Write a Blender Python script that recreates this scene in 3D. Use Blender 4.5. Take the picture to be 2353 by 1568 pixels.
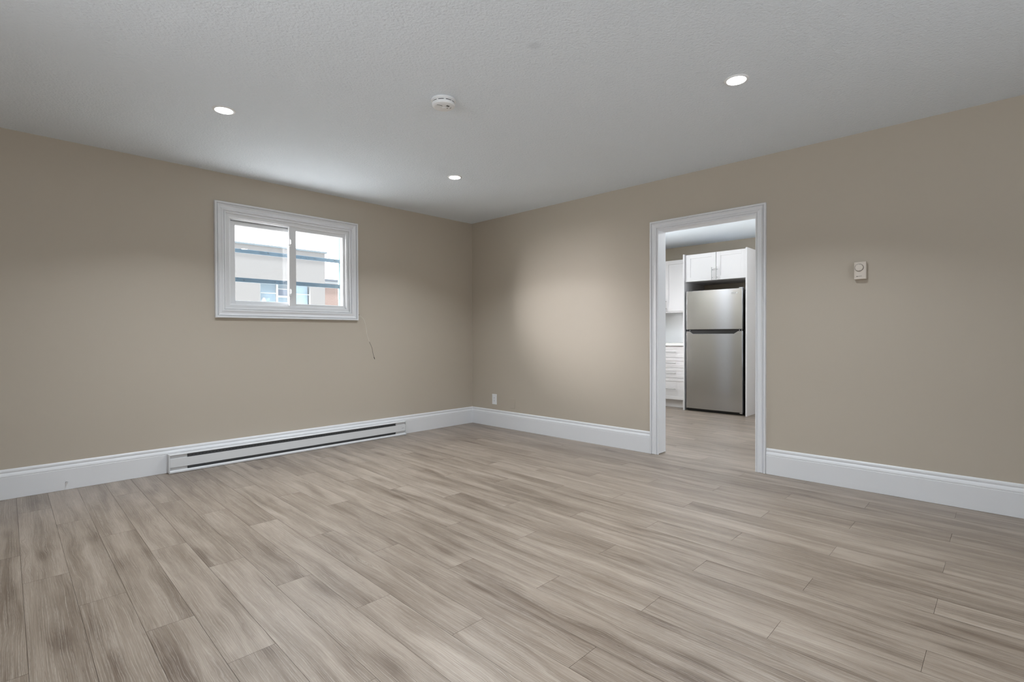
import bpy, bmesh, math, random
from mathutils import Vector, Matrix
random.seed(7)

# ------------------------------------------------------------------ camera
sc = bpy.context.scene
COL = sc.collection
for o in list(bpy.data.objects):
    bpy.data.objects.remove(o)
cam_data = bpy.data.cameras.new('camera')
cam = bpy.data.objects.new('camera', cam_data)
COL.objects.link(cam)
sc.camera = cam
YAW, PITCH, ROLL = 0.771205, -0.0102237, -0.0036103
fwd = Vector((math.cos(YAW)*math.cos(PITCH), math.sin(YAW)*math.cos(PITCH), math.sin(PITCH)))
rgt = Vector((math.sin(YAW), -math.cos(YAW), 0.0))
upv = rgt.cross(fwd)
r2 = rgt*math.cos(ROLL) + upv*math.sin(ROLL)
u2 = -rgt*math.sin(ROLL) + upv*math.cos(ROLL)
M = Matrix((r2, u2, -fwd)).transposed().to_4x4()
M.translation = Vector((-4.16929, -4.73395, 1.06540))
cam.matrix_world = M
cam_data.sensor_width = 36.0
cam_data.lens = 1174.7656*36.0/2353.0
cam_data.clip_start = 0.05
cam_data.clip_end = 300

# ------------------------------------------------------------------ world, sun, exposure
W = bpy.data.worlds.new('overcast_sky')
sc.world = W
W.use_nodes = True
wn, wl = W.node_tree.nodes, W.node_tree.links
wn.clear()
wout = wn.new('ShaderNodeOutputWorld')
wbg = wn.new('ShaderNodeBackground')
wbg.inputs['Color'].default_value = (0.90, 0.97, 1.05, 1)
wbg.inputs['Strength'].default_value = 3.3
wl.new(wbg.outputs[0], wout.inputs[0])

def add_sun(name, direction, strength, angle, color=(1, 1, 1)):
    d = bpy.data.lights.new(name, 'SUN')
    d.energy = strength
    d.angle = math.radians(angle)
    d.color = color
    o = bpy.data.objects.new(name, d)
    COL.objects.link(o)
    o.rotation_euler = Vector(direction).to_track_quat('-Z', 'Y').to_euler()
    return o
# hazy bright part of the sky, low beyond the window and to the left: washes the right wall
add_sun('hazy_sky_light', (2.1, -1.55, -0.42), 13.5, 30, (0.98, 0.96, 0.985))
# high sun running along the lane: brightens the ground outside, which throws light up through the window
add_sun('high_sun', (0.95, 0.14, -1.0), 28.0, 2.0, (0.97, 0.99, 1.0))

LENS_GLOW = 45.0             # brightness of the round lenses
LAMP_POWER = 15.4            # watts of each downlight of the living room
KITCHEN_LAMP_POWER = 6.5
BACK_FILL_POWER = 7.0
KITCHEN_END_FILL_POWER = 32.0
LAMP_COLOR = (0.91, 0.98, 1.05)
BEAM = 124                   # beam spread of the downlights in degrees
sc.view_settings.view_transform = 'Standard'
sc.view_settings.look = 'None'
sc.view_settings.gamma = 1.0
sc.view_settings.use_curve_mapping = False
sc.view_settings.exposure = 0.0

def add_area(name, loc, direction, sx, sy, power, color=(1, 1, 1), spread=180):
    d = bpy.data.lights.new(name, 'AREA')
    d.shape = 'RECTANGLE'
    d.spread = math.radians(spread)
    d.size = sx
    d.size_y = sy
    d.energy = power
    d.color = color
    o = bpy.data.objects.new(name, d)
    COL.objects.link(o)
    o.location = loc
    o.rotation_euler = Vector(direction).to_track_quat('-Z', 'Z').to_euler()
    return o
# unseen fill lights added behind the camera, aimed up to brighten the ceiling
add_area('back_fill_light', (-2.6, -6.99, 1.45), (0, 1, 0.70), 2.2, 1.2, BACK_FILL_POWER, (0.93, 0.97, 1.0), 80)
add_area('side_fill_light', (-6.49, -3.4, 1.45), (1, 0, 0.75), 1.6, 1.1, 24.0, (0.93, 0.97, 1.0), 80)
# fill lights added at two unseen kitchen openings, aimed up at the ceiling
add_area('kitchen_fill_light', (1.00, -0.01, 1.52), (0, -1, 0.9), 0.55, 0.9, 54.0, (0.93, 0.98, 1.0), 110)
add_area('kitchen_end_fill_light', (1.6, -4.89, 1.45), (0, 1, 1.1), 1.4, 1.1, KITCHEN_END_FILL_POWER, (0.93, 0.97, 1.0), 90)

# ------------------------------------------------------------------ materials
def srgb(r, g, b):
    f = lambda c: (c/255/12.92) if c/255 <= 0.04045 else ((c/255+0.055)/1.055)**2.4
    return (f(r), f(g), f(b), 1)

def mat(name, col, rough=0.5, metal=0.0, spec=0.5, bump=None, aniso=None, coat=0.0):
    m = bpy.data.materials.new(name)
    m.use_nodes = True
    nt = m.node_tree
    p = nt.nodes['Principled BSDF']
    p.inputs['Base Color'].default_value = col
    p.inputs['Roughness'].default_value = rough
    p.inputs['Metallic'].default_value = metal
    p.inputs['Specular IOR Level'].default_value = spec
    tc = nt.nodes.new('ShaderNodeTexCoord')
    nz = nt.nodes.new('ShaderNodeTexNoise')
    nt.links.new(tc.outputs['Object'], nz.inputs['Vector'])
    nz.inputs['Scale'].default_value = bump[0] if bump else 40
    nz.inputs['Detail'].default_value = bump[3] if bump and len(bump) > 3 else 3
    # slight unevenness of the finish
    mr = nt.nodes.new('ShaderNodeMapRange')
    mr.inputs['To Min'].default_value = max(0.02, rough-0.03)
    mr.inputs['To Max'].default_value = min(1, rough+0.03)
    nt.links.new(nz.outputs[0], mr.inputs[0])
    nt.links.new(mr.outputs[0], p.inputs['Roughness'])
    if bump:
        b = nt.nodes.new('ShaderNodeBump')
        b.inputs['Strength'].default_value = bump[1]
        b.inputs['Distance'].default_value = bump[2]
        nt.links.new(nz.outputs[0], b.inputs['Height'])
        nt.links.new(b.outputs[0], p.inputs['Normal'])
    if aniso:
        p.inputs['Anisotropic'].default_value = aniso[0]
        p.inputs['Anisotropic Rotation'].default_value = aniso[1]
        t = nt.nodes.new('ShaderNodeTangent')
        t.direction_type = 'RADIAL'
        t.axis = 'Z'
        nt.links.new(t.outputs[0], p.inputs['Tangent'])
    return m

def emis(name, col, s):
    m = bpy.data.materials.new(name)
    m.use_nodes = True
    nt = m.node_tree
    nt.nodes.clear()
    o = nt.nodes.new('ShaderNodeOutputMaterial')
    e = nt.nodes.new('ShaderNodeEmission')
    e.inputs[0].default_value = col
    e.inputs[1].default_value = s
    nt.links.new(e.outputs[0], o.inputs[0])
    return m

def glassy(name, tint=(1, 1, 1, 1), refl=0.06):
    m = bpy.data.materials.new(name)
    m.use_nodes = True
    nt = m.node_tree
    nt.nodes.clear()
    o = nt.nodes.new('ShaderNodeOutputMaterial')
    mx = nt.nodes.new('ShaderNodeMixShader')
    tr = nt.nodes.new('ShaderNodeBsdfTransparent')
    tr.inputs[0].default_value = tint
    gl = nt.nodes.new('ShaderNodeBsdfGlossy')
    gl.inputs['Roughness'].default_value = 0.01
    lw = nt.nodes.new('ShaderNodeLayerWeight')
    lw.inputs['Blend'].default_value = 0.5
    pw = nt.nodes.new('ShaderNodeMath'); pw.operation = 'POWER'
    pw.inputs[1].default_value = 5.0
    ml = nt.nodes.new('ShaderNodeMath'); ml.operation = 'MULTIPLY_ADD'
    ml.inputs[1].default_value = 0.9
    ml.inputs[2].default_value = 0.035
    nt.links.new(lw.outputs['Facing'], pw.inputs[0])
    nt.links.new(pw.outputs[0], ml.inputs[0])
    nt.links.new(ml.outputs[0], mx.inputs[0])
    nt.links.new(tr.outputs[0], mx.inputs[1])
    nt.links.new(gl.outputs[0], mx.inputs[2])
    nt.links.new(mx.outputs[0], o.inputs[0])
    return m

MAT = {}
MAT['wall'] = mat('beige_wall_paint', srgb(192, 182, 167), 0.62, bump=(260, 0.12, 0.0006, 2), spec=0.35)
MAT['trim'] = mat('white_trim_paint', srgb(232, 233, 235), 0.38)
MAT['white'] = mat('white_plastic', srgb(236, 237, 238), 0.35)
MAT['vinyl'] = mat('white_vinyl', srgb(230, 231, 232), 0.4)
MAT['gasket'] = mat('black_gasket', srgb(45, 46, 48), 0.7)
MAT['heater'] = mat('white_heater_enamel', srgb(222, 223, 224), 0.35)
MAT['slot'] = mat('black_slot', srgb(14, 14, 15), 0.6)
MAT['almond'] = mat('almond_plastic', srgb(222, 212, 200), 0.45)
MAT['almond_edge'] = mat('almond_plastic_shell', srgb(214, 204, 190), 0.5)
MAT['print'] = mat('dark_print', srgb(70, 64, 58), 0.6)
MAT['steel'] = mat('brushed_stainless_steel', srgb(184, 185, 188), 0.20, metal=1.0, aniso=(0.55, 0.25))
MAT['steelpull'] = mat('brushed_nickel', srgb(176, 176, 176), 0.3, metal=1.0)
MAT['black'] = mat('black_enamel', srgb(16, 16, 17), 0.45)
MAT['darkgrey'] = mat('dark_grey_plastic', srgb(40, 40, 42), 0.5)
MAT['cab'] = mat('white_cabinet_lacquer', srgb(230, 228, 229), 0.35)
MAT['counter'] = mat('white_countertop', srgb(238, 238, 236), 0.25, bump=(14, 0.02, 0.0002, 4))
MAT['splash'] = mat('white_backsplash', srgb(236, 238, 240), 0.3)
MAT['badge'] = mat('silver_badge', srgb(205, 205, 206), 0.35, metal=0.6)
MAT['chrome'] = mat('chrome', srgb(210, 210, 212), 0.15, metal=1.0)
MAT['wire_black'] = mat('black_wire', srgb(28, 26, 24), 0.5)
MAT['wire_white'] = mat('ivory_wire', srgb(226, 220, 208), 0.5)
MAT['glass'] = glassy('window_glass')
MAT['lens'] = emis('led_lens', (1.0, 1.0, 1.0, 1), LENS_GLOW)
MAT['klens'] = emis('kitchen_led_lens', (1.0, 1.0, 1.0, 1), LENS_GLOW)
MAT['facade'] = mat('pale_stucco', srgb(104, 103, 102), 0.9, bump=(30, 0.1, 0.002, 3))
MAT['flash'] = mat('pale_metal_flashing', srgb(86, 95, 100), 0.6)
MAT['white_paint'] = mat('white_exterior_paint', srgb(132, 136, 138), 0.6)
MAT['sky_reflection_blue'] = mat('pale_blue_sky_reflection', srgb(132, 154, 168), 0.8)  # sky reflection of the panes put into the colour behind them
MAT['roomdark'] = mat('slate_blind', srgb(84, 96, 112), 0.8)
MAT['coping'] = mat('grey_metal_coping', srgb(80, 85, 92), 0.6)
MAT['ground'] = mat('pale_concrete', srgb(224, 224, 222), 0.9, bump=(8, 0.1, 0.002, 3))
MAT['lampshade'] = mat('white_lampshade', srgb(245, 245, 240), 0.9)

def heater_grille():
    m = mat('perforated_grey_metal', srgb(92, 94, 96), 0.5, metal=0.2)
    nt = m.node_tree
    p = nt.nodes['Principled BSDF']
    tc = nt.nodes.new('ShaderNodeTexCoord')
    sp = nt.nodes.new('ShaderNodeSeparateXYZ')
    nt.links.new(tc.outputs['Object'], sp.inputs[0])
    def mth(op, a, b=None, c=None):
        n = nt.nodes.new('ShaderNodeMath'); n.operation = op
        for k, v in enumerate((a, b, c)):
            if v is None: continue
            if isinstance(v, (int, float)): n.inputs[k].default_value = v
            else: nt.links.new(v, n.inputs[k])
        return n.outputs[0]
    px = mth('PINGPONG', sp.outputs[0], 0.0125)
    a = mth('LESS_THAN', px, 0.0032)
    b1 = mth('LESS_THAN', mth('ABSOLUTE', mth('SUBTRACT', sp.outputs[2], 0.120)), 0.0020)
    b2 = mth('LESS_THAN', mth('ABSOLUTE', mth('SUBTRACT', sp.outputs[2], 0.040)), 0.0020)
    k = mth('MULTIPLY', a, mth('MAXIMUM', b1, b2))
    mx = nt.nodes.new('ShaderNodeMix'); mx.data_type = 'RGBA'
    mx.inputs['A'].default_value = srgb(92, 94, 96)
    mx.inputs['B'].default_value = srgb(12, 12, 12)
    nt.links.new(k, mx.inputs['Factor'])
    nt.links.new(mx.outputs['Result'], p.inputs['Base Color'])
    return m
MAT['grille'] = heater_grille()

def guard_paint():
    m = mat('slate_blue_weathered_paint', srgb(74, 96, 112), 0.6, bump=(60, 0.4, 0.001, 4))
    nt = m.node_tree
    p = nt.nodes['Principled BSDF']
    tc = nt.nodes.new('ShaderNodeTexCoord')
    nz = nt.nodes.new('ShaderNodeTexNoise')
    nz.inputs['Scale'].default_value = 45
    nz.inputs['Detail'].default_value = 5
    nt.links.new(tc.outputs['Object'], nz.inputs['Vector'])
    cr = nt.nodes.new('ShaderNodeValToRGB')
    cr.color_ramp.elements[0].position = 0.30
    cr.color_ramp.elements[0].color = srgb(52, 66, 78)
    cr.color_ramp.elements[1].position = 0.40
    cr.color_ramp.elements[1].color = srgb(74, 96, 112)
    nt.links.new(nz.outputs[0], cr.inputs[0])
    nt.links.new(cr.outputs[0], p.inputs['Base Color'])
    return m
MAT['guard'] = guard_paint()
MAT['guardpost'] = mat('pale_blue_paint', srgb(118, 156, 168), 0.6)

def brick():
    m = mat('red_brick', srgb(122, 105, 98), 0.9)
    nt = m.node_tree
    p = nt.nodes['Principled BSDF']
    tc = nt.nodes.new('ShaderNodeTexCoord')
    mp = nt.nodes.new('ShaderNodeMapping')
    mp.inputs['Rotation'].default_value = (math.radians(90), 0, 0)
    bt = nt.nodes.new('ShaderNodeTexBrick')
    bt.inputs['Scale'].default_value = 1
    bt.inputs['Brick Width'].default_value = 0.13
    bt.inputs['Row Height'].default_value = 0.045
    bt.inputs['Mortar Size'].default_value = 0.004
    bt.inputs['Color1'].default_value = srgb(122, 105, 98)
    bt.inputs['Color2'].default_value = srgb(118, 101, 94)
    bt.inputs['Mortar'].default_value = srgb(128, 115, 109)
    nt.links.new(tc.outputs['Object'], mp.inputs[0])
    nt.links.new(mp.outputs[0], bt.inputs['Vector'])
    nt.links.new(bt.outputs[0], p.inputs['Base Color'])
    return m
MAT['brick'] = brick()

def ceiling_mat():
    m = mat('stippled_white_ceiling', srgb(232, 239, 246), 0.85, spec=0.2)
    nt = m.node_tree
    p = nt.nodes['Principled BSDF']
    tc = nt.nodes.new('ShaderNodeTexCoord')
    n1 = nt.nodes.new('ShaderNodeTexNoise')
    n1.inputs['Scale'].default_value = 95
    n1.inputs['Detail'].default_value = 4
    n1.inputs['Roughness'].default_value = 0.6
    n2 = nt.nodes.new('ShaderNodeTexVoronoi')
    n2.feature = 'SMOOTH_F1'
    n2.inputs['Scale'].default_value = 60
    nt.links.new(tc.outputs['Object'], n1.inputs['Vector'])
    nt.links.new(tc.outputs['Object'], n2.inputs['Vector'])
    ad = nt.nodes.new('ShaderNodeMath')
    ad.operation = 'MULTIPLY_ADD'
    ad.inputs[1].default_value = 0.5
    nt.links.new(n2.outputs['Distance'], ad.inputs[0])
    nt.links.new(n1.outputs[0], ad.inputs[2])
    b = nt.nodes.new('ShaderNodeBump')
    b.inputs['Strength'].default_value = 0.8
    b.inputs['Distance'].default_value = 0.005
    nt.links.new(ad.outputs[0], b.inputs['Height'])
    nt.links.new(b.outputs[0], p.inputs['Normal'])
    # small smudge on the ceiling beyond the smoke alarm
    vm = nt.nodes.new('ShaderNodeVectorMath')
    vm.operation = 'DISTANCE'
    vm.inputs[1].default_value = (-2.345, -3.116, 2.44)
    nt.links.new(tc.outputs['Object'], vm.inputs[0])
    mr = nt.nodes.new('ShaderNodeMapRange')
    mr.interpolation_type = 'SMOOTHSTEP'
    mr.inputs['From Min'].default_value = 0.012
    mr.inputs['From Max'].default_value = 0.045
    mr.inputs['To Min'].default_value = 0.9
    mr.inputs['To Max'].default_value = 1.0
    nt.links.new(vm.outputs['Value'], mr.inputs[0])
    mx = nt.nodes.new('ShaderNodeMix'); mx.data_type = 'RGBA'
    c = srgb(232, 239, 246)
    mx.inputs['A'].default_value = (0, 0, 0, 1)
    mx.inputs['B'].default_value = c
    nt.links.new(mr.outputs[0], mx.inputs['Factor'])
    nt.links.new(mx.outputs['Result'], p.inputs['Base Color'])
    return m
MAT['ceiling'] = ceiling_mat()

def floor_mat():
    m = bpy.data.materials.new('taupe_oak_vinyl_plank')
    m.use_nodes = True
    nt = m.node_tree
    N = nt.nodes; L = nt.links
    p = N['Principled BSDF']
    at = N.new('ShaderNodeAttribute'); at.attribute_name = 'plank'
    sp = N.new('ShaderNodeSeparateXYZ'); L.new(at.outputs['Vector'], sp.inputs[0])
    U, V, Rn = sp.outputs[0], sp.outputs[1], sp.outputs[2]
    def mth(op, a, b=None, c=None):
        n = N.new('ShaderNodeMath'); n.operation = op
        for k, v in enumerate((a, b, c)):
            if v is None: continue
            if isinstance(v, (int, float)): n.inputs[k].default_value = v
            else: L.new(v, n.inputs[k])
        return n.outputs[0]
    def comb(a, b, c):
        n = N.new('ShaderNodeCombineXYZ')
        for k, v in enumerate((a, b, c)):
            if isinstance(v, (int, float)): n.inputs[k].default_value = v
            else: L.new(v, n.inputs[k])
        return n.outputs[0]
    def noise(vec, scale, det=4, rough=0.5, dist=0.0):
        n = N.new('ShaderNodeTexNoise')
        n.inputs['Scale'].default_value = scale
        n.inputs['Detail'].default_value = det
        n.inputs['Roughness'].default_value = rough
        n.inputs['Distortion'].default_value = dist
        L.new(vec, n.inputs['Vector'])
        return n.outputs[0]
    Rz = mth('MULTIPLY', Rn, 37.0)
    # warp of the grain, stronger around knots
    w1 = noise(comb(mth('MULTIPLY', U, 2.2), mth('MULTIPLY', V, 9.0), Rz), 1.0, 3, 0.5)
    area = noise(comb(mth('MULTIPLY', U, 1.3), mth('MULTIPLY', V, 5.0), mth('ADD', Rz, 23.0)), 1.0, 2, 0.5)
    am = N.new('ShaderNodeMapRange'); am.interpolation_type = 'SMOOTHSTEP'
    am.inputs['From Min'].default_value = 0.50
    am.inputs['From Max'].default_value = 0.68
    am.inputs['To Min'].default_value = 0.022
    am.inputs['To Max'].default_value = 0.095
    L.new(area, am.inputs[0])
    Vt = mth('ADD', V, mth('MULTIPLY', mth('SUBTRACT', w1, 0.5), 0.10))
    Vw = mth('ADD', V, mth('MULTIPLY', mth('SUBTRACT', w1, 0.5), am.outputs[0]))
    # broad light and dark streaks of the print
    tone = noise(comb(mth('MULTIPLY', U, 1.1), mth('MULTIPLY', Vt, 15.0), Rz), 1.0, 5, 0.58, 0.3)
    cloud = noise(comb(mth('MULTIPLY', U, 3.0), mth('MULTIPLY', V, 9.0), mth('ADD', Rz, 11.0)), 1.0, 3, 0.5)
    # cathedral rings
    rn = noise(comb(mth('MULTIPLY', U, 1.6), mth('MULTIPLY', Vw, 300.0), Rz), 1.0, 2, 0.45)
    rm_ = N.new('ShaderNodeMapRange'); rm_.interpolation_type = 'SMOOTHSTEP'
    rm_.inputs['From Min'].default_value = 0.46
    rm_.inputs['From Max'].default_value = 0.64
    L.new(rn, rm_.inputs[0])
    ring = rm_.outputs[0]
    # fine pores along the plank
    fine = noise(comb(mth('MULTIPLY', U, 6.0), mth('MULTIPLY', Vw, 420.0), Rz), 1.0, 3, 0.6)
    fine2 = noise(comb(mth('MULTIPLY', U, 30.0), mth('MULTIPLY', Vw, 900.0), Rz), 1.0, 2, 0.5)
    # knots
    vo = N.new('ShaderNodeTexVoronoi'); vo.feature = 'F1'
    vo.inputs['Scale'].default_value = 1.0
    L.new(comb(mth('MULTIPLY', U, 1.9), mth('MULTIPLY', V, 6.0), Rz), vo.inputs['Vector'])
    kn = N.new('ShaderNodeMapRange'); kn.interpolation_type = 'SMOOTHSTEP'
    kn.inputs['From Min'].default_value = 0.02
    kn.inputs['From Max'].default_value = 0.30
    kn.inputs['To Min'].default_value = 1.0
    kn.inputs['To Max'].default_value = 0.0
    L.new(vo.outputs['Distance'], kn.inputs[0])
    # colour
    t = mth('MULTIPLY_ADD', mth('SUBTRACT', tone, 0.5), 1.15, 0.5)
    t = mth('ADD', t, mth('MULTIPLY', mth('SUBTRACT', cloud, 0.5), 0.38))
    t = mth('ADD', t, mth('MULTIPLY', mth('SUBTRACT', Rn, 0.5), 0.16))
    t = mth('SUBTRACT', t, mth('MULTIPLY', kn.outputs[0], 0.24))
    t = mth('ADD', t, mth('MULTIPLY', mth('SUBTRACT', fine, 0.5), 0.75))
    cr = N.new('ShaderNodeValToRGB')
    e = cr.color_ramp.elements
    e[0].position = 0.18; e[0].color = srgb(104, 89, 76)
    e[1].position = 0.86; e[1].color = srgb(174, 160, 146)
    k = e.new(0.5); k.color = srgb(141, 127, 113)
    L.new(t, cr.inputs[0])
    # limed pores: pale thin lines
    lime = mth('MULTIPLY', ring, mth('GREATER_THAN', fine2, 0.46))
    lime = mth('MULTIPLY', lime, 0.30)
    mx = N.new('ShaderNodeMix'); mx.data_type = 'RGBA'
    L.new(lime, mx.inputs['Factor'])
    L.new(cr.outputs[0], mx.inputs['A'])
    mx.inputs['B'].default_value = srgb(192, 182, 170)
    # joints are darker (negative random marks the groove faces)
    jo = mth('LESS_THAN', Rn, 0.0)
    mj = N.new('ShaderNodeMix'); mj.data_type = 'RGBA'
    L.new(jo, mj.inputs['Factor'])
    L.new(mx.outputs['Result'], mj.inputs['A'])
    mj.inputs['B'].default_value = srgb(84, 71, 60)
    L.new(mj.outputs['Result'], p.inputs['Base Color'])
    rr = N.new('ShaderNodeMapRange')
    rr.inputs['To Min'].default_value = 0.25
    rr.inputs['To Max'].default_value = 0.40
    L.new(fine, rr.inputs[0])
    L.new(rr.outputs[0], p.inputs['Roughness'])
    p.inputs['Specular IOR Level'].default_value = 0.5
    b = N.new('ShaderNodeBump')
    b.inputs['Strength'].default_value = 0.4
    b.inputs['Distance'].default_value = 0.0008
    h = mth('ADD', mth('MULTIPLY', ring, -0.8), mth('MULTIPLY', fine, 0.8))
    L.new(h, b.inputs['Height'])
    L.new(b.outputs[0], p.inputs['Normal'])
    return m
MAT['floor'] = floor_mat()

# ------------------------------------------------------------------ mesh helpers
class MB:
    def __init__(self):
        self.bm = bmesh.new()
    def box(self, a, b, bev=0.0, seg=2):
        a = [min(p, q) for p, q in zip(a, b)], [max(p, q) for p, q in zip(a, b)]
        lo, hi = a
        bm = bmesh.new()
        bmesh.ops.create_cube(bm, size=1.0)
        for v in bm.verts:
            v.co = Vector([lo[i] + (v.co[i]+0.5)*(hi[i]-lo[i]) for i in range(3)])
        if bev > 0:
            bev = min(bev, 0.45*min(hi[i]-lo[i] for i in range(3)))
            bmesh.ops.bevel(bm, geom=bm.edges[:], offset=bev, segments=seg, profile=0.5, affect='EDGES', clamp_overlap=True)
        self._merge(bm)
        return self
    def _merge(self, bm):
        me = bpy.data.meshes.new('t')
        bm.to_mesh(me)
        bm.free()
        self.bm.from_mesh(me)
        bpy.data.meshes.remove(me)
    def prism(self, pts, axis, a, b):
        """pts: 2D outline; extruded along axis from a to b. axis 0: (y,z), 1: (x,z), 2: (x,y)"""
        bm = bmesh.new()
        def mk(p, t):
            if axis == 0: return (t, p[0], p[1])
            if axis == 1: return (p[0], t, p[1])
            return (p[0], p[1], t)
        v0 = [bm.verts.new(mk(p, a)) for p in pts]
        v1 = [bm.verts.new(mk(p, b)) for p in pts]
        n = len(pts)
        for i in range(n):
            bm.faces.new((v0[i], v0[(i+1) % n], v1[(i+1) % n], v1[i]))
        bm.faces.new(v0[::-1])
        bm.faces.new(v1)
        bmesh.ops.recalc_face_normals(bm, faces=bm.faces[:])
        self._merge(bm)
        return self
    def lathe(self, prof, c, axis='z', seg=48):
        """prof: list of (r, h) around centre c"""
        bm = bmesh.new()
        rings = []
        for r, h in prof:
            ring = []
            for k in range(seg if r > 1e-6 else 1):
                t = 2*math.pi*k/seg
                u, v = r*math.cos(t), r*math.sin(t)
                if axis == 'z': co = (c[0]+u, c[1]+v, c[2]+h)
                elif axis == 'y': co = (c[0]+u, c[1]+h, c[2]+v)
                else: co = (c[0]+h, c[1]+u, c[2]+v)
                ring.append(bm.verts.new(co))
            rings.append(ring)
        for a, b in zip(rings[:-1], rings[1:]):
            if len(a) == 1 and len(b) == 1: continue
            for k in range(seg):
                k2 = (k+1) % seg
                if len(a) == 1: bm.faces.new((a[0], b[k], b[k2]))
                elif len(b) == 1: bm.faces.new((a[k], a[k2], b[0]))
                else: bm.faces.new((a[k], a[k2], b[k2], b[k]))
        bmesh.ops.recalc_face_normals(bm, faces=bm.faces[:])
        self._merge(bm)
        return self
    def tube(self, pts, r, seg=10):
        bm = bmesh.new()
        pts = [Vector(p) for p in pts]
        rings = []
        n = len(pts)
        ref = Vector((0.13, 0.31, 0.94)).normalized()
        for i, p in enumerate(pts):
            d = (pts[min(i+1, n-1)] - pts[max(i-1, 0)]).normalized()
            if abs(d.dot(ref)) > 0.98: ref = Vector((1, 0.1, 0)).normalized()
            a = d.cross(ref).normalized()
            b = d.cross(a).normalized()
            rr = r[i] if isinstance(r, (list, tuple)) else r
            rings.append([bm.verts.new(p + a*rr*math.cos(2*math.pi*k/seg) + b*rr*math.sin(2*math.pi*k/seg)) for k in range(seg)])
        for A, B in zip(rings[:-1], rings[1:]):
            for k in range(seg):
                bm.faces.new((A[k], A[(k+1) % seg], B[(k+1) % seg], B[k]))
        bm.faces.new(rings[0][::-1]); bm.faces.new(rings[-1])
        bmesh.ops.recalc_face_normals(bm, faces=bm.faces[:])
        self._merge(bm)
        return self
    def ring(self, rect, prof, mapf, open_bottom=None):
        """mitred moulding around rect=(u0,u1,v0,v1) (inner edge); prof = closed (w,d) outline; mapf(u,v,d)"""
        bm = bmesh.new()
        u0, u1, v0, v1 = rect
        cols = []
        for w, d in prof:
            if open_bottom is not None:
                P = [(u0-w, open_bottom), (u0-w, v1+w), (u1+w, v1+w), (u1+w, open_bottom)]
            else:
                P = [(u0-w, v0-w), (u0-w, v1+w), (u1+w, v1+w), (u1+w, v0-w)]
            cols.append([bm.verts.new(mapf(u, v, d)) for u, v in P])
        n = len(prof)
        segs = 3 if open_bottom is not None else 4
        for i in range(n):
            a, b = cols[i], cols[(i+1) % n]
            for k in range(segs):
                k2 = (k+1) % 4
                bm.faces.new((a[k], a[k2], b[k2], b[k]))
        if open_bottom is not None:
            bm.faces.new([c[0] for c in cols])
            bm.faces.new([c[3] for c in cols])
        bmesh.ops.recalc_face_normals(bm, faces=bm.faces[:])
        self._merge(bm)
        return self
    def build(self, name, material, parent=None, smooth=False):
        me = bpy.data.meshes.new(name)
        self.bm.to_mesh(me)
        self.bm.free()
        o = bpy.data.objects.new(name, me)
        COL.objects.link(o)
        me.materials.append(MAT[material] if isinstance(material, str) else material)
        if smooth:
            for p in me.polygons: p.use_smooth = True
            try:
                me.set_sharp_from_angle(angle=math.radians(35))
            except Exception:
                pass
        if parent is not None:
            o.parent = parent
            o.matrix_parent_inverse = parent.matrix_world.inverted() if False else Matrix.Identity(4)
            # vertices are given in world space: move them into the parent's space
            off = -world_loc(parent)
            me.transform(Matrix.Translation(off))
        return o

def world_loc(o):
    v = Vector(o.location)
    while o.parent is not None:
        o = o.parent
        v += o.location
    return v

def tag(o, label=None, cat=None, group=None, kind=None):
    if label: o['label'] = label
    if cat: o['category'] = cat
    if group: o['group'] = group
    if kind: o['kind'] = kind
    return o

def empty(name, loc, label=None, cat=None, group=None, kind=None):
    o = bpy.data.objects.new(name, None)
    o.empty_display_size = 0.1
    COL.objects.link(o)
    o.location = loc
    return tag(o, label, cat, group, kind)

def copy_tree(o, parent=None):
    kids = [c for c in COL.objects if c.parent == o]
    c = o.copy()
    COL.objects.link(c)
    c.parent = parent
    for k in kids:
        copy_tree(k, c)
    return c

def text_mesh(name, s, size, extrude, material, parent, origin, xdir, ydir, width=None):
    cu = bpy.data.curves.new(name, 'FONT')
    cu.body = s
    cu.size = size
    cu.extrude = extrude
    cu.align_x = 'CENTER'
    cu.align_y = 'CENTER'
    t = bpy.data.objects.new(name+'_t', cu)
    COL.objects.link(t)
    bpy.context.view_layer.update()
    dg = bpy.context.evaluated_depsgraph_get()
    me = bpy.data.meshes.new_from_object(t.evaluated_get(dg))
    bpy.data.objects.remove(t)
    X = Vector(xdir).normalized(); Y = Vector(ydir).normalized(); Z = X.cross(Y)
    R = Matrix((X, Y, Z)).transposed().to_4x4()
    sx = 1.0
    if width:
        xs = [v.co.x for v in me.vertices]
        sx = width/(max(xs)-min(xs))
    me.transform(Matrix.Translation(Vector(origin)-(world_loc(parent) if parent else Vector())) @ R @ Matrix.Diagonal((sx, 1, 1, 1)))
    me.name = name
    o = bpy.data.objects.new(name, me)
    COL.objects.link(o)
    me.materials.clear()
    me.materials.append(MAT[material])
    if parent: o.parent = parent
    return o

# ------------------------------------------------------------------ room shell
CH = 2.44
X0, Y0 = -6.5, -7.0          # far ends of the living room behind the camera
KX = 3.40                    # kitchen far wall
WT = 0.14                    # partition thickness
WA = 0.16                    # outer wall thickness
win = (-2.765, -1.625, 1.305, 2.120)
door = (-3.342, -2.474, 0.0, 2.017)

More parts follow.
